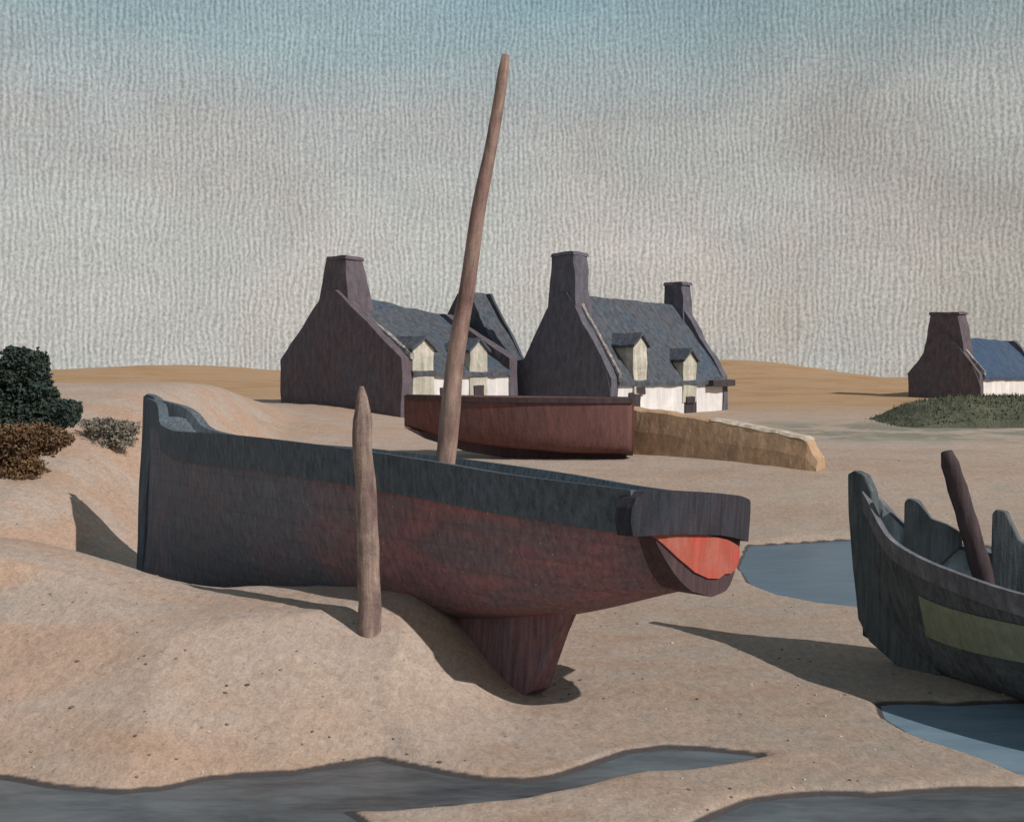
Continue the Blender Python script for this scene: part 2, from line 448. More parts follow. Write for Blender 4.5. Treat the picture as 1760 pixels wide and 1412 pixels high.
def deck_mesh(st, L0, L1, n, drop):
    mb = MB(); rows = []
    for i in range(n + 1):
        L = L0 + (L1 - L0) * i / n
        s = hermite(st['s'], L); k = hermite(st['k'], L)
        z = s - drop if not callable(drop) else drop(L)
        t = max((z - k) / (s - k), 0.05); y = abs(side(st, L, t, 1).y) - 0.01
        rows.append([(L, -y, z), (L, 0, z + 0.03), (L, y, z)])
    mb.grid(rows)
    return mb

# --- the big beached fishing boat, bow to the left and away
BIG = dict(rake=.28,
  b=[(0,.70),(1,.83),(2,.90),(3.5,.93),(5,.86),(6.3,.62),(7.2,.36),(7.9,.13),(8.26,.05)],
  s=[(0,1.68),(1,1.71),(2,1.77),(3.5,1.83),(5,1.86),(6.4,1.86),(7.2,1.92),(7.38,1.97),(7.55,2.12),(7.75,2.20),(8.26,2.27)],
  k=[(0,.98),(1,.66),(2,.45),(3.5,.28),(5,.15),(6.5,.06),(7.5,.0),(8.26,-.05)],
  p=[(0,.40),(2,.40),(4,.42),(5.5,.52),(7,.75),(8.26,.9)])
BIG_AT = (1.16, 8.14, 0.0)
big = thing('fishing_boat', 'large dark beached fishing boat with a bare leaning mast and red stern patch', 'boat', BIG_AT, (R(7.3), 0, R(136)))
def big_hull_mat():
    m, t, b = new_mat('weathered hull, red brown aft and blue black forward')
    co = t.node('ShaderNodeTexCoord').outputs['Object']
    sep = t.node('ShaderNodeSeparateXYZ'); t.link(co, sep.inputs[0])
    n1 = t.noise(t.scaled(co, (0.8, 1, 1.6)), 1.1, 3, 0.55, 0.5)
    red = t.ramp(t.noise(t.scaled(co, (0.7, 1, 2.2)), 1.9, 3, 0.6, 0.4), [(0.36, (0.18,0.14,0.155)), (0.5, (0.22,0.135,0.145)), (0.62, (0.29,0.145,0.15)), (0.72, (0.26,0.15,0.158))])
    blu = t.ramp(t.noise(t.scaled(co, (0.8, 1, 1.5)), 1.4, 3, 0.6, 0.4), [(0.38, (0.135,0.142,0.170)), (0.58, (0.15,0.146,0.170)), (0.74, (0.19,0.14,0.155))])
    f = t.maprange(t.math('ADD', sep.outputs[0], t.math('MULTIPLY', t.math('SUBTRACT', n1, 0.5), 3.0)), 2.6, 4.3, 0, 1, True)
    c = t.mix(f, red, blu)
    r = t.math('ADD', t.math('MULTIPLY', t.noise(t.scaled(co, (1, 1, 0.07)), 26, 2, 0.6, 0.15), 0.7), t.math('MULTIPLY', t.noise(co, 60, 2), 0.3))
    c = t.mix(1.0, c, t.grey(t.maprange(r, 0.32, 0.68, 0.70, 1.30)), 'MULTIPLY')
    # plank seams and chipped paint
    wv = t.node('ShaderNodeTexWave', wave_type='BANDS', bands_direction='Z'); t.link(co, wv.inputs[0])
    wv.inputs['Scale'].default_value = 1.7; wv.inputs['Distortion'].default_value = 0.6; wv.inputs['Detail Scale'].default_value = 0.5
    c = t.mix(t.maprange(wv.outputs['Fac'], 0.0, 0.05, 0.14, 0), c, (0.04,0.035,0.04,1))
    fl = t.noise(t.scaled(co, (1, 1, 0.8)), 34, 2, 0.5)
    c = t.mix(t.maprange(fl, 0.72, 0.76, 0, 0.8), c, (0.5,0.47,0.44,1))
    t.link(c, b.inputs['Base Color'])
    bn = t.node('ShaderNodeBump'); bn.inputs['Strength'].default_value = 0.4; bn.inputs['Distance'].default_value = 0.02
    t.link(r, bn.inputs['Height']); t.link(bn.outputs[0], b.inputs['Normal'])
    return m
hull_shell(BIG, 0.0, 8.26, 70, 14).build('hull', big_hull_mat(), big, smooth=True, solid=-0.05)
mb = band(BIG, -0.04, 8.22, 100, 1, 0.02, 0.30, 0.045, 0.13); mb.build('bulwark', M['strake'], big)
mb = band(BIG, -0.04, 8.22, 100, -1, 0.02, 0.36, 0.045, 0.13); mb.build('bulwark', M['strake'], big)
deck_mesh(BIG, 0.05, 7.6, 40, 0.10).build('deck', M['strake'], big)
mb = MB()
prof = [(1.02,.70),(1.12,.50),(1.28,.02),(1.37,-.04),(1.56,-.05),(3.0,-.10),(8.0,-.25),(8.3,-.2),(8.36,.3),(8.36,.0),(8.0,.06),(6,.14),(4,.26),(2.4,.46)]
prof = [(1.02,.72),(1.12,.50),(1.28,.02),(1.37,-.04),(1.56,-.05),(3.0,-.10),(7.95,-.25),(7.95,.0),(6,.12),(4,.28),(2.4,.48)]
mb.prism([(L, -0.09, z) for L, z in prof], (0, 0.18, 0)); mb.rough(0.5, 0.012)
mb.build('keel', M['keel'], big)
mb = MB()
mb.prism([(7.88,-.06,-.15),(8.02,-.06,-.15),(8.24,-.06,1.2),(8.41,-.06,2.31),(8.30,-.06,2.35),(8.10,-.06,2.30),(8.02,-.06,1.2)], (0, .12, 0)); mb.rough(0.4, 0.012)
mb.build('stem_post', M['strake'], big, bevel=0.015)
# transom: a wine-glass board with the red lower panel
def transom_outline(st, n, x, t0=0.0, t1=1.0, shrink=0.0):
    pts = [side(st, 0, t1 + (t0 - t1) * j / n, 1) for j in range(n + 1)]
    pts += [side(st, 0, t0 + (t1 - t0) * j / n, -1) for j in range(1 if t0 == 0 else 0, n + 1)]
    return [(x, p.y * (1 - shrink), p.z) for p in pts]
mb = MB(); mb.prism(transom_outline(BIG, 18, -0.045), (0.34, 0, 0)); mb.rough(.09, .004); camber(mb, .24, .72); tr = mb.build('transom', M['counter'], big)
mb = MB()
wing = [(.745,1.375),(.765,1.47),(.765,1.57),(.745,1.64),(.69,1.69),(.60,1.712),(.3,1.725),(0,1.73),(-.3,1.725),(-.58,1.705),(-.68,1.68),(-.745,1.62),(-.775,1.54),(-.775,1.46),(-.745,1.375),(-.4,1.40),(0,1.43),(.4,1.42)]
mb.prism([(-.082, y, z) for y, z in wing], (.14, 0, 0)); mb.rough(.09, .005); camber(mb, .24, .775); mb.build('stern_board', M['transom'], big)
mb = MB()
red = [(0.585,1.40),(0.50,1.34),(0.37,1.245),(0.22,1.155),(0.08,1.115),(-.06,1.112),(-.15,1.145),(-.27,1.145),(-.40,1.18),(-.49,1.245),(-.50,1.30),(-.42,1.345),(-.15,1.395),(0.2,1.43),(0.45,1.44)]
mb.prism([(-0.058, y, z) for y, z in red], (0.02, 0, 0)); mb.rough(.09, .002); camber(mb, .24, .72); mb.build('red_panel', M['redlead'], tr)
# mast stepped through the deck
path, rad = [], []
p0, p1 = Vector((2.86, -0.05, 1.15)), Vector((2.47, 0.0, 5.5))
Rw = Matrix.Rotation(R(136), 4, 'Z') @ Matrix.Rotation(R(7.3), 4, 'X')
base_w, top_w = Vector((-0.70, 10.1, 1.0)), Vector((-0.055, 10.0, 5.47))
inv = (Matrix.Translation(BIG_AT) @ Rw).inverted()
for i in range(31):
    f = i / 30
    p = base_w.lerp(top_w, f); p.x += 0.045 * mnoise.noise(Vector((f * 4, 3, 0))) - 0.05 * math.sin(f * math.pi)
    path.append(inv @ p); rad.append(0.104 - 0.058 * f + 0.006 * mnoise.noise(Vector((f * 9, 1, 0))))
rad[-1] *= 0.75
mb = MB(); mb.tube(path, rad, 14, 0.10, 2); mb.build('mast', M['mast'], big, smooth=True)

# --- the slate coloured boat at the right edge, bow towards the lagoon
SL = dict(
  b=[(0,.05),(.25,.17),(.6,.36),(1.1,.58),(1.8,.80),(3,.95),(3.6,.88),(4.3,.62)],
  s=[(0,1.52),(.1,1.43),(.22,1.29),(.38,1.16),(.62,1.08),(1.1,1.00),(2,.92),(3.2,.90),(4.3,1.0)],
  k=[(0,.20),(.3,.10),(.7,0),(1.2,-.06),(3,-.10),(4.3,0.05)],
  p=[(0,1.0),(.6,.85),(1.5,.55),(3,.42),(4.3,.45)])
slate = thing('beached_boat', 'slate grey open boat with tall stem and olive green strake', 'boat', (3.20, 10.10, 0.0), (R(-2), 0, R(-51)))
# local +X runs aft; the near side is local -Y
hull_shell(SL, 0.0, 4.3, 50, 12).build('hull', M['slateblue'], slate, smooth=True, solid=-0.04)
mb = band(SL, .74, 4.3, 50, -1, lambda L: -.35 + .13 * float(sm(.7, 2.2, L)), lambda L: .70 - .18 * float(sm(.7, 2.2, L)), 0.018, 0.03); mb.build('strake', M['green'], slate)
mb = band(SL, .02, 4.3, 50, -1, 0.015, 0.16, 0.030, 0.06); mb.build('rail', M['rail2'], slate)
mb = band(SL, .02, 4.3, 50, 1, 0.015, 0.16, 0.030, 0.06); mb.build('rail', M['rail2'], slate)
# inner planking of the bow
for sgn in (-1, 1):
    mb = MB(); rows = []
    for i in range(26):
        L = .14 + 4.1 * i / 25
        rows.append([side(SL, L, t, sgn, 0) * 1.0 - Vector((0, sgn * (0.05 if side(SL, L, t, sgn).y * sgn > .07 else 0.02), -0.004)) for t in (0.985, .85, .7, .55, .4)])
    mb.grid(rows); mb.build('inner_planking', M['inner'], slate, smooth=True)
deck_mesh(SL, .5, 4.15, 24, lambda L: 0.42).build('bottom_boards', M['deck'], slate)
mb = MB()
stem = [(-.16,1.66),(-.09,1.70),(.02,1.66),(.10,1.52),(.14,1.20),(.18,.8),(.30,.42),(.80,.02),(.80,-.10),(.42,-.02),(.10,.17),(-.02,.35),(-.09,.8),(-.14,1.3)]
mb.prism([(L, -0.055, z) for L, z in stem], (0, .11, 0)); mb.rough(0.3, 0.01)
mb.build('stem_post', M['stem2'], slate, bevel=0.015)
# timber heads: upright posts that sweep down aft into a knee along the far rail
for L0, th in ((.34, .30), (.98, .42)):
    s = hermite(SL['s'], L0); b = hermite(SL['b'], L0)
    pr = [(0, -.40),(0,th-.04),(.03,th),(.11,th-.015),(.15,th*.75),(.22,th*.42),(.34,.09),(.46,.02),(.46,-.10),(.2,-.40)]
    mb = MB(); ang = math.atan2(hermite(SL['b'], L0 + .5) - b, .5)
    mb.prism([(L0 + q * math.cos(ang), b - .07 + q * math.sin(ang), s + z) for q, z in pr], (.02, -.09, 0)); mb.rough(0.25, 0.01)
    mb.build('timber_head', M['slateblue'], slate, bevel=0.012)
mb = MB(); mb.box((2.3, -.82, .70), (2.55, .82, .745)); mb.build('thwart', M['deck'], slate, bevel=0.01)
mb = MB(); mb.box((3.3, -.80, .70), (3.55, .80, .745)); mb.build('thwart', M['deck'], slate, bevel=0.01)
o_ = [(4.30, (side(SL, 4.3, 1 - j / 10, 1)).y, side(SL, 4.3, 1 - j / 10, 1).z) for j in range(11)] + [(4.30, side(SL, 4.3, j / 10, -1).y, side(SL, 4.3, j / 10, -1).z) for j in range(1, 11)]
mb = MB(); mb.prism(o_, (.05, 0, 0)); mb.build('transom', M['slateblue'], slate)

# a dark spar that leans in the slate boat
y0 = 9.62
a = Vector(((1697-880)/FPX*y0, y0, 2.6 - (1010-640)/FPX*y0)); b = Vector(((1627-880)/FPX*(y0-.05), y0-.05, 2.6 - (776-640)/FPX*(y0-.05)))
a = a + (a - b) * 0.22
path = [a.lerp(b, i / 14) for i in range(15)]
mb = MB(); mb.tube(path, [0.092 - 0.018 * i / 14 + .004 * (i % 3) for i in range(14)] + [0.05], 12, 0.12, 5)
tag(mb.build('spar', M['spar'], smooth=True), 'thick dark brown spar leaning up out of the slate grey boat', 'spar')

# --- the dull red boat lying behind
RD = dict(
  b=[(0,.55),(1,.78),(2.4,.85),(3.8,.66),(4.8,.36),(5.5,.05)],
  s=[(0,1.24),(1.5,1.25),(3,1.26),(4.5,1.28),(5.5,1.30)],
  k=[(0,.0),(1.2,.0),(2.4,.08),(3.6,.20),(4.6,.38),(5.5,.62)],
  p=[(0,.18),(2,.22),(4,.3),(5.5,.6)])
rx, ry = (1084-880)/FPX*24.0, 24.0
ang = math.atan2(24.3-ry, (700-880)/FPX*24.3 - rx)
redb = thing('red_boat', 'dull red boat hull lying low on the sand behind the mast, below the cottages', 'boat', (rx, ry, 0.80), (0, 0, ang)); redb.scale = (.90, 1, 1)
hull_shell(RD, 0, 5.5, 40, 10).build('hull', M['redhull'], redb, smooth=True, solid=-0.05)
mb = band(RD, -.02, 5.45, 40, 1, 0.02, 0.09, 0.04, 0.06); mb.build('rail', M['maroon'], redb)
mb = band(RD, -.02, 5.45, 40, -1, 0.02, 0.09, 0.04, 0.06); mb.build('rail', M['maroon'], redb)
deck_mesh(RD, .05, 5.2, 24, .18).build('deck', M['maroon'], redb)
o_ = [(-.05, side(RD, 0, 1 - j / 10, 1).y, side(RD, 0, 1 - j / 10, 1).z) for j in range(11)] + [(-.05, side(RD, 0, j / 10, -1).y, side(RD, 0, j / 10, -1).z) for j in range(1, 11)]
mb = MB(); mb.prism(o_, (.07, 0, 0)); mb.build('transom', M['redhull'], redb)
mb = MB(); mb.prism([(L, -.06, z) for L, z in [(.1,-.12),(2.6,-.12),(4.0,.08),(5.0,.36),(5.5,.60),(4.6,.42),(3.6,.26),(2.4,.12),(.1,.04)]], (0,.12,0)); mb.build('keel', M['maroon'], redb)

# ------------------------------------------------------------------ mooring post
px, py = (632-880)/FPX*8.86, 8.86
zb = g(px, py)
path, rad = [], []
for i in range(25):
    f = i / 24
    z = zb - 0.35 + (2.49 - zb + 0.35) * f
    path.append((px + 0.02 * math.sin(f * 5) - 0.03 * f + 0.012 * mnoise.noise(Vector((f * 7, 0, 4))), py, z))
    rad.append((0.098 - 0.022 * f) * (1 + .06 * mnoise.noise(Vector((f * 11, 2, 0)))))
rad[-1] = 0.018; rad[-2] = 0.045; rad[-3] = 0.062
mb = MB(); mb.tube(path, rad, 14, 0.16, 9)
tag(mb.build('mooring_post', M['post'], smooth=True), 'weathered upright wooden mooring post with a pointed top, standing in front of the large boat', 'post')

# ------------------------------------------------------------------ cottages
FX, FY = 0.68, 0.733
HA = math.atan2(FY, FX)
def cottage(name, label, corner, zb, l, w, he, hr, hr2, wall, gable, roof, left_ch=None, right_ch=None, seed=0.0, over=0.12, gt=.42, par=.16, lift=.12, ax=.5, rc=.45):
    t = thing(name, label, 'cottage', (corner[0], corner[1], zb), (0, 0, HA))
    h2 = w * ax
    mb = MB(); mb.box((gt, 0.0, -1.2), (l - gt, 0.45, he)); mb.rough(0.8, 0.03, 1.1, seed); mb.build('front_wall', wall, t)
    mb = MB(); mb.box((gt, w - .45, -1.2), (l - gt, w, he)); mb.build('rear_wall', wall, t)
    # gable walls stand slightly above the roof
    def gab(x0, x1, hr_):
        mb = MB()
        mb.prism([(x0,-.03,-1.2),(x0,-.03,he+lift),(x0,h2-.3,hr_+par),(x0,h2+.3,hr_+par),(x0,w+.03,he+lift),(x0,w+.03,-1.2)], (x1 - x0, 0, 0))
        mb.rough(0.55, 0.07, 1.2, seed); return mb
    gab(0, gt, hr).build('gable', gable, t)
    gab(l - gt, l, hr2).build('gable', gable, t)
    # the roof: two slopes with thickness
    mb = MB()
    e = over
    for sgn in (1, -1):
        ye = -e if sgn > 0 else w + e
        dz = e * (hr - he) / (h2 if sgn > 0 else w - h2)
        q = gt - .04; A = [(q, ye, he - dz), (l - q, ye, he - dz), (l - q, h2, hr2), (q, h2, hr)]
        mb.prism(A, (0, 0, .13))
    mb.rough(0.55, 0.06, 1.2, seed); mb.build('roof', roof, t)
    for ch, x, hr_ in ((left_ch, .45, hr), (right_ch, l - rc, hr2)):
        if not ch: continue
        a_, b_, zt = ch
        x = a_ * .62 + .03 if x < l / 2 else x; mb = MB(); mb.frustum((x, h2), hr_ - .9, zt, (a_ * .62, a_), (b_ * .75, b_)); mb.rough(0.4, 0.06, 1.6, seed + 3)
        c = mb.build('chimney', gable, t)
        mb = MB(); mb.frustum((x, h2), zt - .02, zt + .10, (b_ * .75 + .05, b_ + .05), (b_ * .75 + .02, b_ + .02)); mb.rough(0.35, 0.04, 2.0, seed); mb.build('cap', gable, c)
    if gt < .3: return t
    # pale mortar verge along the front rake of the left gable
    mb = MB()
    mb.prism([(.34,-.10,he+lift-.02),(.34,h2-.62,hr-.36),(.34,h2-.62,hr-.22),(.34,-.10,he+lift+.14)], (.16, 0, 0)); mb.rough(0.4, 0.04, 2.2, seed); mb.build('verge', M['verge'], t)
    return t

def dormer(t, x, wd, zt, depth, z0, wz0, wz1, seed):
    """a wall dormer: pale front that breaks through the eaves, little slate gable, dark window"""
    h = wd / 2
    mb = MB()
    mb.prism([(x-h,-.06,z0),(x+h,-.06,z0),(x+h,-.06,zt-.35),(x,-.06,zt),(x-h,-.06,zt-.35)], (0, depth, 0)); mb.rough(0.35, 0.045, 2.0, seed)
    d = mb.build('dormer', M['dormer'], t)
    mb = MB()
    for sg in (-1, 1):
        mb.prism([(x, -.16, zt+.02), (x + sg*(h+.10), -.16, zt-.42), (x + sg*(h+.10), -.16, zt-.32), (x, -.16, zt+.12)], (0, depth + .08, 0))
    mb.rough(0.35, 0.03, 2.0, seed); mb.build('dormer_roof', M['slate'], d)
    mb = MB(); mb.box((x-h*.62,-.10,wz0),(x+h*.62,-.055,wz1)); mb.rough(0.25, 0.03, 3.0, seed)
    mb.build('window', M['opening'], d)
    return d

def opening(t, name, x0, x1, z0, z1, seed=0):
    mb = MB(); mb.box((x0,-.05,z0),(x1,.02,z1)); mb.rough(0.3, 0.03, 2.5, seed); mb.build(name, M['opening'], t)

c1 = cottage('cottage', 'leftmost cottage, with a broad dark brown gable and heavy tapering chimney', (-3.62, 36.0), 1.15, 5.6, 6.6, 1.42, 4.15, 3.55,
             M['lime'], M['gable'], M['slate'], (.98, .50, 5.42), None, 1.0, lift=.50, ax=.56)
dormer(c1, .95, .95, 2.55, 1.4, -.3, .15, .55, 1.0)
dormer(c1, 3.55, .85, 2.55, 1.4, .0, .62, 1.0, 2.0)
opening(c1, 'door', 1.75, 2.5, -.8, .95, 4)
c2 = cottage('cottage', 'small steep slate cottage half hidden between the two big cottages', (-.30, 41.4), 1.25, 1.35, 4.4, 1.4, 4.35, 4.35,
             M['lime'], M['slate'], M['slate'], None, None, 5.0, gt=.12, par=.10, lift=.06)
c3 = cottage('cottage', 'central white fronted cottage with two chimneys and two pale dormers', (3.40, 38.0), 0.95, 7.45, 4.5, 1.35, 4.35, 4.25,
             M['lime'], M['gable_blue'], M['slate'], (.72, .50, 5.85), (.52, .42, 5.2), 8.0, rc=.12, gt=.36)
dormer(c3, 1.62, .80, 2.95, 1.5, .9, .9, 1.15, 6.0)
dormer(c3, 4.75, .85, 2.45, 1.3, .55, .5, .75, 7.0)
opening(c3, 'window', 1.0, 1.65, .35, .95, 2)
opening(c3, 'window', 4.45, 5.2, .05, .6, 3)
mb = MB(); mb.box((5.9, -.34, 1.12), (7.5, .05, 1.36)); mb.rough(.4, .04, 2, 3); mb.build('dark_eave_strip', M['opening'], c3)  # dark strip below the right end of the front eave
c4 = cottage('cottage', 'far right cottage with a bright blue slate roof and one dark chimney', (21.15, 50.0), 1.35, 9.0, 3.3, 1.05, 2.85, 2.75,
             M['lime'], M['gable'], M['slate_bright'], (.95, .66, 3.95), None, 12.0)

# ------------------------------------------------------------------ low ochre wall in front of the central cottage
wl = thing('garden_wall', 'low ochre earth wall with pale coping below the white fronted cottage', 'wall', (0, 0, 0))
def on(px, y): return Vector(((px - 880) / FPX * y, y, 0))
A, B = on(1080, 25.4), on(1412, 22.6)
d = (B - A).normalized(); nrm = Vector((-d.y, d.x, 0))
mb = MB(); mc = MB(); rings = []; rc = []
for i in range(41):
    f = i / 40; p = A.lerp(B, f); px_ = 1080 + 332 * f
    row = np.interp(px_, [1080, 1150, 1250, 1330, 1412], [698, 706, 722, 738, 757])
    zt = CAM_H - (row - HOR) / FPX * p.y
    z0 = g(p.x, p.y) - .3
    zt += .03 * mnoise.noise(Vector((f * 14, 0, 0))); zt -= (zt - z0 - .3) * float(sm(.94, 1.0, f)) * .6
    rings.append([p + Vector((0,0,z0)) - nrm*.30, p + Vector((0,0,zt*.6+z0*.4)) - nrm*.26, p + Vector((0,0,zt-.05)) - nrm*.20, p + Vector((0,0,zt)) - nrm*.13, p + Vector((0,0,zt)) + nrm*.20, p + Vector((0,0,z0)) + nrm*.30])
    if 19 <= i <= 38:
        k = .03 + .012 * mnoise.noise(Vector((f * 30, 3, 0)))
        rc.append([p + Vector((0,0,zt-.03)) - nrm*.20, p + Vector((0,0,zt+k)) - nrm*.14, p + Vector((0,0,zt+k)) + nrm*.21, p + Vector((0,0,zt-.01)) + nrm*.23])
mb.loft(rings); mb.rough(0.5, 0.025, 1.5); mb.build('wall', M['earth'], wl)
mc.loft(rc); mc.rough(0.5, 0.02, 2.5); mc.build('coping', M['coping'], wl)

# ------------------------------------------------------------------ pebbles and shell grit
def pebbles():
    rng = random.Random(5); mb = MB(); n = 0
    me_v = [v.co.copy() for v in ground.data.vertices]
    from mathutils.bvhtree import BVHTree
    tree = BVHTree.FromPolygons(me_v, [tuple(p.vertices) for p in ground.data.polygons])
    while n < 520:
        y = 6.4 * (24 / 6.4) ** rng.random(); x = rng.uniform(-.5, .5) * y
        if min(-signed(np.array([(x, y)]), q)[0] for q in POOLS.values()) < .05: continue
        if mnoise.noise((x * .7, y * .7, 3)) < rng.uniform(-.5, .5): continue
        hit = tree.ray_cast(Vector((x, y, 20)), Vector((0, 0, -1)))[0]
        if hit is None: continue
        r = rng.uniform(.006, .014) * (1 + (rng.random() < .04) * .8)
        m = Matrix.Translation(hit + Vector((0, 0, r * .2))) @ Matrix.Rotation(rng.uniform(0, 6.3), 4, 'Z') @ Matrix.Diagonal((r * rng.uniform(.8, 1.7), r, r * rng.uniform(.5, .8), 1))
        bmesh.ops.create_icosphere(mb.bm, subdivisions=1, radius=1, matrix=m); n += 1
    mt, t, b = new_mat('pebble')
    co = t.node('ShaderNodeTexCoord').outputs['Object']
    t.link(t.ramp(t.noise(co, 1.9, 4, 0.9), [(0.38, (0.09,0.075,0.07)), (0.5, (0.24,0.18,0.14)), (0.58, (0.55,0.50,0.45))]), b.inputs['Base Color'])
    tag(mb.build('pebbles', mt), kind='stuff')
pebbles()

# ------------------------------------------------------------------ plants
def leaves(mb, c, r, n, size, rng, hollow=0.35, flat_=1.0):
    for _ in range(n):
        while True:
            v = Vector((rng.uniform(-1,1), rng.uniform(-1,1), rng.uniform(-1,1)))
            if hollow < v.length < 0.99 + 0.42 * mnoise.noise(v.normalized() * 2.6 + Vector(c) * 3) + rng.uniform(-.12, .08): break
        p = Vector(c) + Vector((v.x * r[0], v.y * r[1], v.z * r[2]))
        p += 0.12 * float(min(r)) * mnoise.noise_vector(p * 4)
        s = size * rng.uniform(.6, 1.3)
        a = Vector((rng.gauss(0,1), rng.gauss(0,1), rng.gauss(0,1))).normalized(); b = a.cross(Vector((rng.gauss(0,1), rng.gauss(0,1), rng.gauss(0,1)))).normalized()
        mb.poly([p + a*s, p + b*s*.55, p - a*s, p - b*s*.55])

def bush(name, label, cat, base, clumps, mat, size, dens, seed, stem_top=None, stem_r=.05):
    rng = random.Random(seed)
    t = thing(name, label, cat, base)
    mb = MB()
    for (c, r) in clumps:
        leaves(mb, c, r, int(dens * (r[0]*r[1] + r[1]*r[2] + r[0]*r[2])), size, rng)
    mb.build('crown', mat, t, recalc=False)
    mb = MB()
    st = stem_top or (0, 0, .6)
    mb.tube([(0,0,-.2), Vector(st) * .5 + Vector((.03,0,0)), st], [stem_r * 1.3, stem_r, stem_r * .5], 8)
    for (c, r) in clumps:
        c = Vector(c); mb.tube([Vector(st) * .35, Vector(st) * .35 * .4 + c * .6, c], [stem_r * .6, stem_r * .4, stem_r * .15], 6)
    mb.build('trunk', M['bark'], t)
    return t

ty = 17.0; tx = (20-880)/FPX*ty
zg = g(tx, ty)
def cl(px, row, rpx, rrow, dy=0.0, ry=.4, y=ty, x0=tx, z0=None):
    """a clump given by where it sits in the photograph, in metres round the bush's base"""
    z0 = zg if z0 is None else z0
    return ((float((px-880)/FPX*(y+dy) - x0), float(dy), float(CAM_H - (row-HOR)/FPX*(y+dy) - z0)), (float(rpx/FPX*y), ry, float(rrow/FPX*y)))
bush('tree', 'small dark green tree at the left edge, on the rising shore', 'tree', (tx, ty, zg),
     [cl(38,640,42,42), cl(5,665,60,50,.2), cl(56,632,26,30), cl(118,700,14,14), cl(20,700,72,48,-.1), cl(75,708,52,34,.1), cl(110,712,24,24), cl(-60,680,60,70,.2), cl(10,735,74,34,-.2), cl(30,612,16,16), cl(68,672,26,20)],
     M['leaf_dark'], .034, 9000, 3, (0, 0, .7))
dy_ = 15.4; dx = (30-880)/FPX*dy_; dz = g(dx, dy_)
bush('dry_bush', 'rusty brown dry bush under the dark green tree at the left edge', 'bush', (dx, dy_, dz),
     [cl(10,762,76,36,0,.3,dy_,dx,dz), cl(66,756,46,30,.1,.3,dy_,dx,dz), cl(105,755,22,14,.1,.2,dy_,dx,dz), cl(38,800,40,24,-.1,.25,dy_,dx,dz), cl(-40,790,60,34,0,.3,dy_,dx,dz), cl(36,828,24,16,-.3,.15,dy_,dx,dz), cl(10,815,20,14,-.3,.15,dy_,dx,dz)],
     M['leaf_brown'], .026, 9000, 4, (0, 0, .25), .03)
dy_ = 18.5; dx = (190-880)/FPX*dy_; dz = g(dx, dy_)
bush('scrub', 'grey green tuft of scrub beside the bow of the large boat', 'scrub', (dx, dy_, dz),
     [cl(178,733,38,17,0,.3,dy_,dx,dz), cl(215,738,26,15,0,.3,dy_,dx,dz), cl(158,776,30,26,-.2,.3,dy_,dx,dz), cl(205,758,30,12,-.1,.25,dy_,dx,dz)],
     M['leaf_grey'], .03, 5000, 5, (0, 0, .3), .03)
def grass_bank():
    m, t, b = new_mat('dull olive turf')
    co = t.node('ShaderNodeTexCoord').outputs['Object']
    n = t.noise(t.scaled(co, (1, 1, 1.5)), 0.6, 4, 0.65); n2 = t.noise(t.scaled(co, (1, 1, .4)), 6, 4, 0.75)
    v = t.math('ADD', t.math('MULTIPLY', n, 0.6), t.math('MULTIPLY', n2, 0.4))
    t.link(t.ramp(v, [(0.36, (0.072,0.080,0.055)), (0.5, (0.105,0.112,0.074)), (0.64, (0.15,0.145,0.10))]), b.inputs['Base Color'])
    bn = t.node('ShaderNodeBump'); bn.inputs['Strength'].default_value = 0.8; bn.inputs['Distance'].default_value = 0.12
    t.link(n2, bn.inputs['Height']); t.link(bn.outputs[0], b.inputs['Normal'])
    mb = MB(); rows = []; hy = 36.0
    for i in range(121):
        px = 1478 + i * 5.2; row = []
        top = np.interp(px, [1478, 1530, 1575, 1640, 1720, 2100], [742, 722, 694, 682, 680, 684])
        for j in range(25):
            u = -1 + 2 * j / 24; y = hy + u * (2.6 if u < 0 else 3.4); x = (px - 880) / FPX * hy
            zt = CAM_H - (top - HOR) / FPX * hy; z0 = g(x, y)
            z = z0 - .12 + max(zt - z0 + .12, 0) * (1 - u * u) ** .8
            z += .07 * mnoise.noise((x * 1.3, y * 1.3, 2)) + .05 * mnoise.noise((x * 4, y * 4, 5))
            row.append((x, y, z))
        rows.append(row)
    mb.grid(rows)
    tag(mb.build('grass_bank', m, smooth=True), kind='structure')
    # blades that roughen its outline
    rng = random.Random(8); mb = MB()
    for _ in range(5200):
        i = rng.randrange(118); j = rng.randrange(2, 20)
        p = Vector(rows[i][j]) + Vector((rng.uniform(0, .1), rng.uniform(-.1, .1), -.02)); h = rng.uniform(.05, .16); a = rng.uniform(0, 3.14)
        d = Vector((math.cos(a), math.sin(a), 0)) * rng.uniform(.015, .035)
        mb.poly([p - d, p + d, p + Vector((rng.uniform(-.06,.06), rng.uniform(-.06,.06), h))])
    tag(mb.build('grass', m, recalc=False), kind='stuff')
grass_bank()

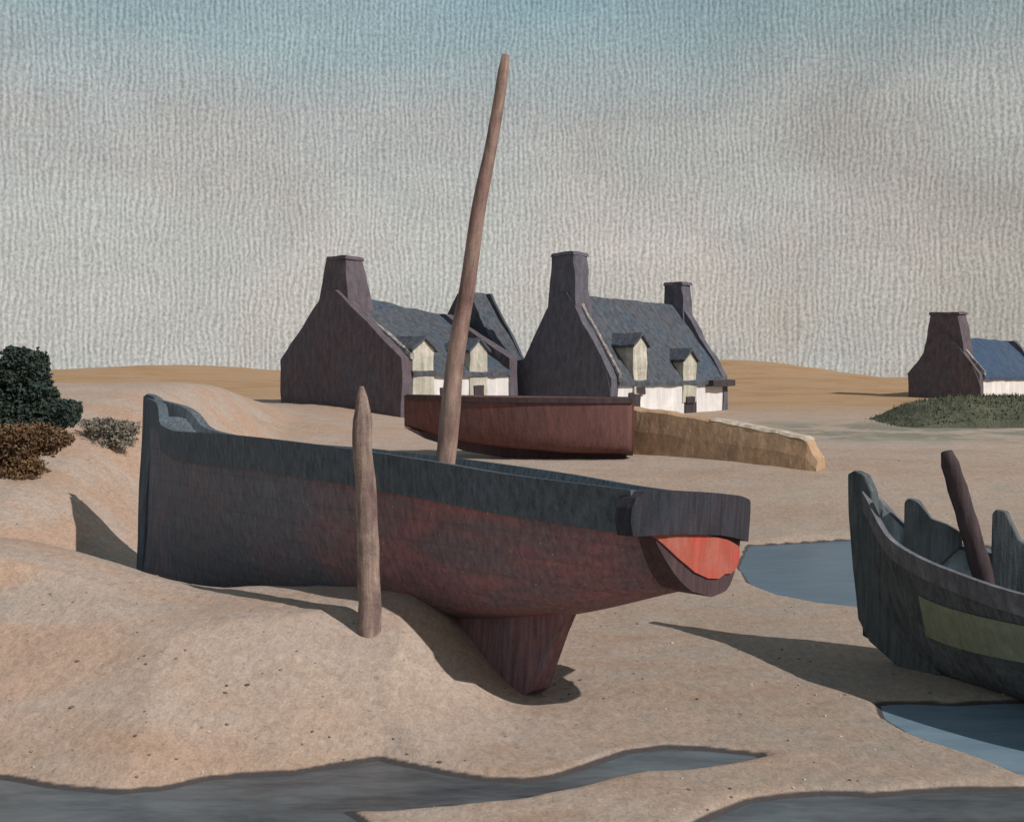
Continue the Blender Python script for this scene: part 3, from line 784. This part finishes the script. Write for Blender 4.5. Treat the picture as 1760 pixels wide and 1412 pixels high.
# ------------------------------------------------------------------ light, sky, camera
AZ = Vector((0.80, -0.60)).normalized(); EL = R(38)
sun = bpy.data.lights.new('sun', 'SUN'); sun.energy = 3.2; sun.angle = R(0.5); sun.color = (1.0, 0.95, 0.90)
so = bpy.data.objects.new('sun', sun); COL.objects.link(so)
sd = Vector((AZ.x * math.cos(EL), AZ.y * math.cos(EL), math.sin(EL)))
so.rotation_euler = sd.to_track_quat('Z', 'Y').to_euler()
W = bpy.data.worlds.new('World'); S.world = W; W.use_nodes = True
t = NT(W.node_tree); t.n.clear()
out = t.node('ShaderNodeOutputWorld'); bg = t.node('ShaderNodeBackground'); t.link(bg.outputs[0], out.inputs[0])
sky = t.node('ShaderNodeTexSky', sky_type='NISHITA'); sky.sun_disc = False
sky.sun_elevation = EL; sky.sun_rotation = math.atan2(AZ.x, AZ.y); sky.dust_density = 2.5
dirv = t.node('ShaderNodeTexCoord').outputs['Generated']
sep = t.node('ShaderNodeSeparateXYZ'); t.link(dirv, sep.inputs[0])
cl1 = t.noise(t.scaled(dirv, (1, 1, 2.2)), 2.6, 3, 0.5, 0.5)
cl2 = t.noise(t.scaled(dirv, (1, 1, 1.6)), 9.0, 4, 0.6, 0.6)
elev = t.math('ADD', sep.outputs[2], t.math('MULTIPLY', t.math('SUBTRACT', cl1, 0.5), 0.16))
K = 10.0
def c10(r, g_, b_): return (r, g_, b_, 1)
cloud = t.ramp(elev, [(0.0, c10(.47,.48,.47)), (0.10, c10(.46,.455,.435)), (0.22, c10(.395,.41,.40)), (0.295, c10(.29,.38,.405)), (0.36, c10(.235,.36,.42)), (0.6, c10(.20,.26,.30)), (1.0, c10(.13,.17,.21))])
warm = t.math('MULTIPLY', t.maprange(sep.outputs[0], -0.1, 0.5, 0, 1, True), t.maprange(cl1, 0.35, 0.6, 0.2, 1))
cloud = t.mix(t.math('MULTIPLY', warm, 0.85), cloud, t.mix(1.0, cloud, (0.75, 0.68, 0.62, 1), 'MULTIPLY'))
blush = t.noise(t.scaled(dirv, (1, 1, 1.3), (3, 1, 2)), 4.2, 3, 0.55, 0.5)
cloud = t.mix(t.math('MULTIPLY', t.maprange(blush, 0.47, 0.66, 0, 0.5, True), t.maprange(sep.outputs[2], 0.30, 0.2, 0, 1, True)), cloud, t.mix(1.0, cloud, (1.06, 0.94, 0.90, 1), 'MULTIPLY'))
cloud = t.mix(1.0, cloud, t.grey(t.maprange(cl2, 0.3, 0.7, 0.92, 1.08)), 'MULTIPLY')
azim = t.math('ARCTAN2', sep.outputs[0], sep.outputs[1])
cv = t.node('ShaderNodeCombineXYZ'); t.link(azim, cv.inputs[0]); t.link(sep.outputs[2], cv.inputs[1])
wobble = t.noise(t.scaled(cv.outputs[0], (70, 34, 1)), 1.0, 3, 0.6)
wide = t.noise(t.scaled(cv.outputs[0], (22, 14, 1)), 1.0, 2, 0.5)
phase = t.math('ADD', t.math('MULTIPLY', azim, 1290.0), t.math('ADD', t.math('MULTIPLY', wobble, 11.0), t.math('MULTIPLY', wide, 20.0)))
ridge = t.math('MULTIPLY', t.math('SINE', phase), t.maprange(t.noise(t.scaled(cv.outputs[0], (140, 60, 1)), 1.0, 2, 0.6), 0.3, 0.7, 0.1, 1.0))
weave = t.noise(t.scaled(cv.outputs[0], (420, 330, 1)), 1.0, 3, 0.7)
rb = t.math('ADD', t.math('MULTIPLY', ridge, 0.17), weave)
fade = t.maprange(sep.outputs[2], 0.40, 0.55, 1, 0, True)
ribf = t.math('ADD', 1.0, t.math('MULTIPLY', t.maprange(rb, 0.3, 0.7, -0.34, 0.34), fade))
cloud = t.mix(1.0, cloud, t.grey(ribf), 'MULTIPLY')
cloud = t.mix(1.0, cloud, (K * .96, K * .94, K * .905, 1), 'MULTIPLY')
col = t.mix(0.9, sky.outputs[0], cloud)
t.link(col, bg.inputs[0]); bg.inputs[1].default_value = 0.1

cam = bpy.data.cameras.new('camera'); co = bpy.data.objects.new('camera', cam); COL.objects.link(co)
co.location = (0, 0, CAM_H); co.rotation_euler = (R(90), 0, 0)
cam.sensor_width = 36; cam.lens = 36 * FPX / 1760; cam.shift_y = -66 / 1760; cam.clip_end = 5000; cam.clip_start = 0.1
S.camera = co
S.view_settings.view_transform = 'Standard'; S.view_settings.look = 'None'; S.view_settings.exposure = 0.2; S.view_settings.gamma = 1
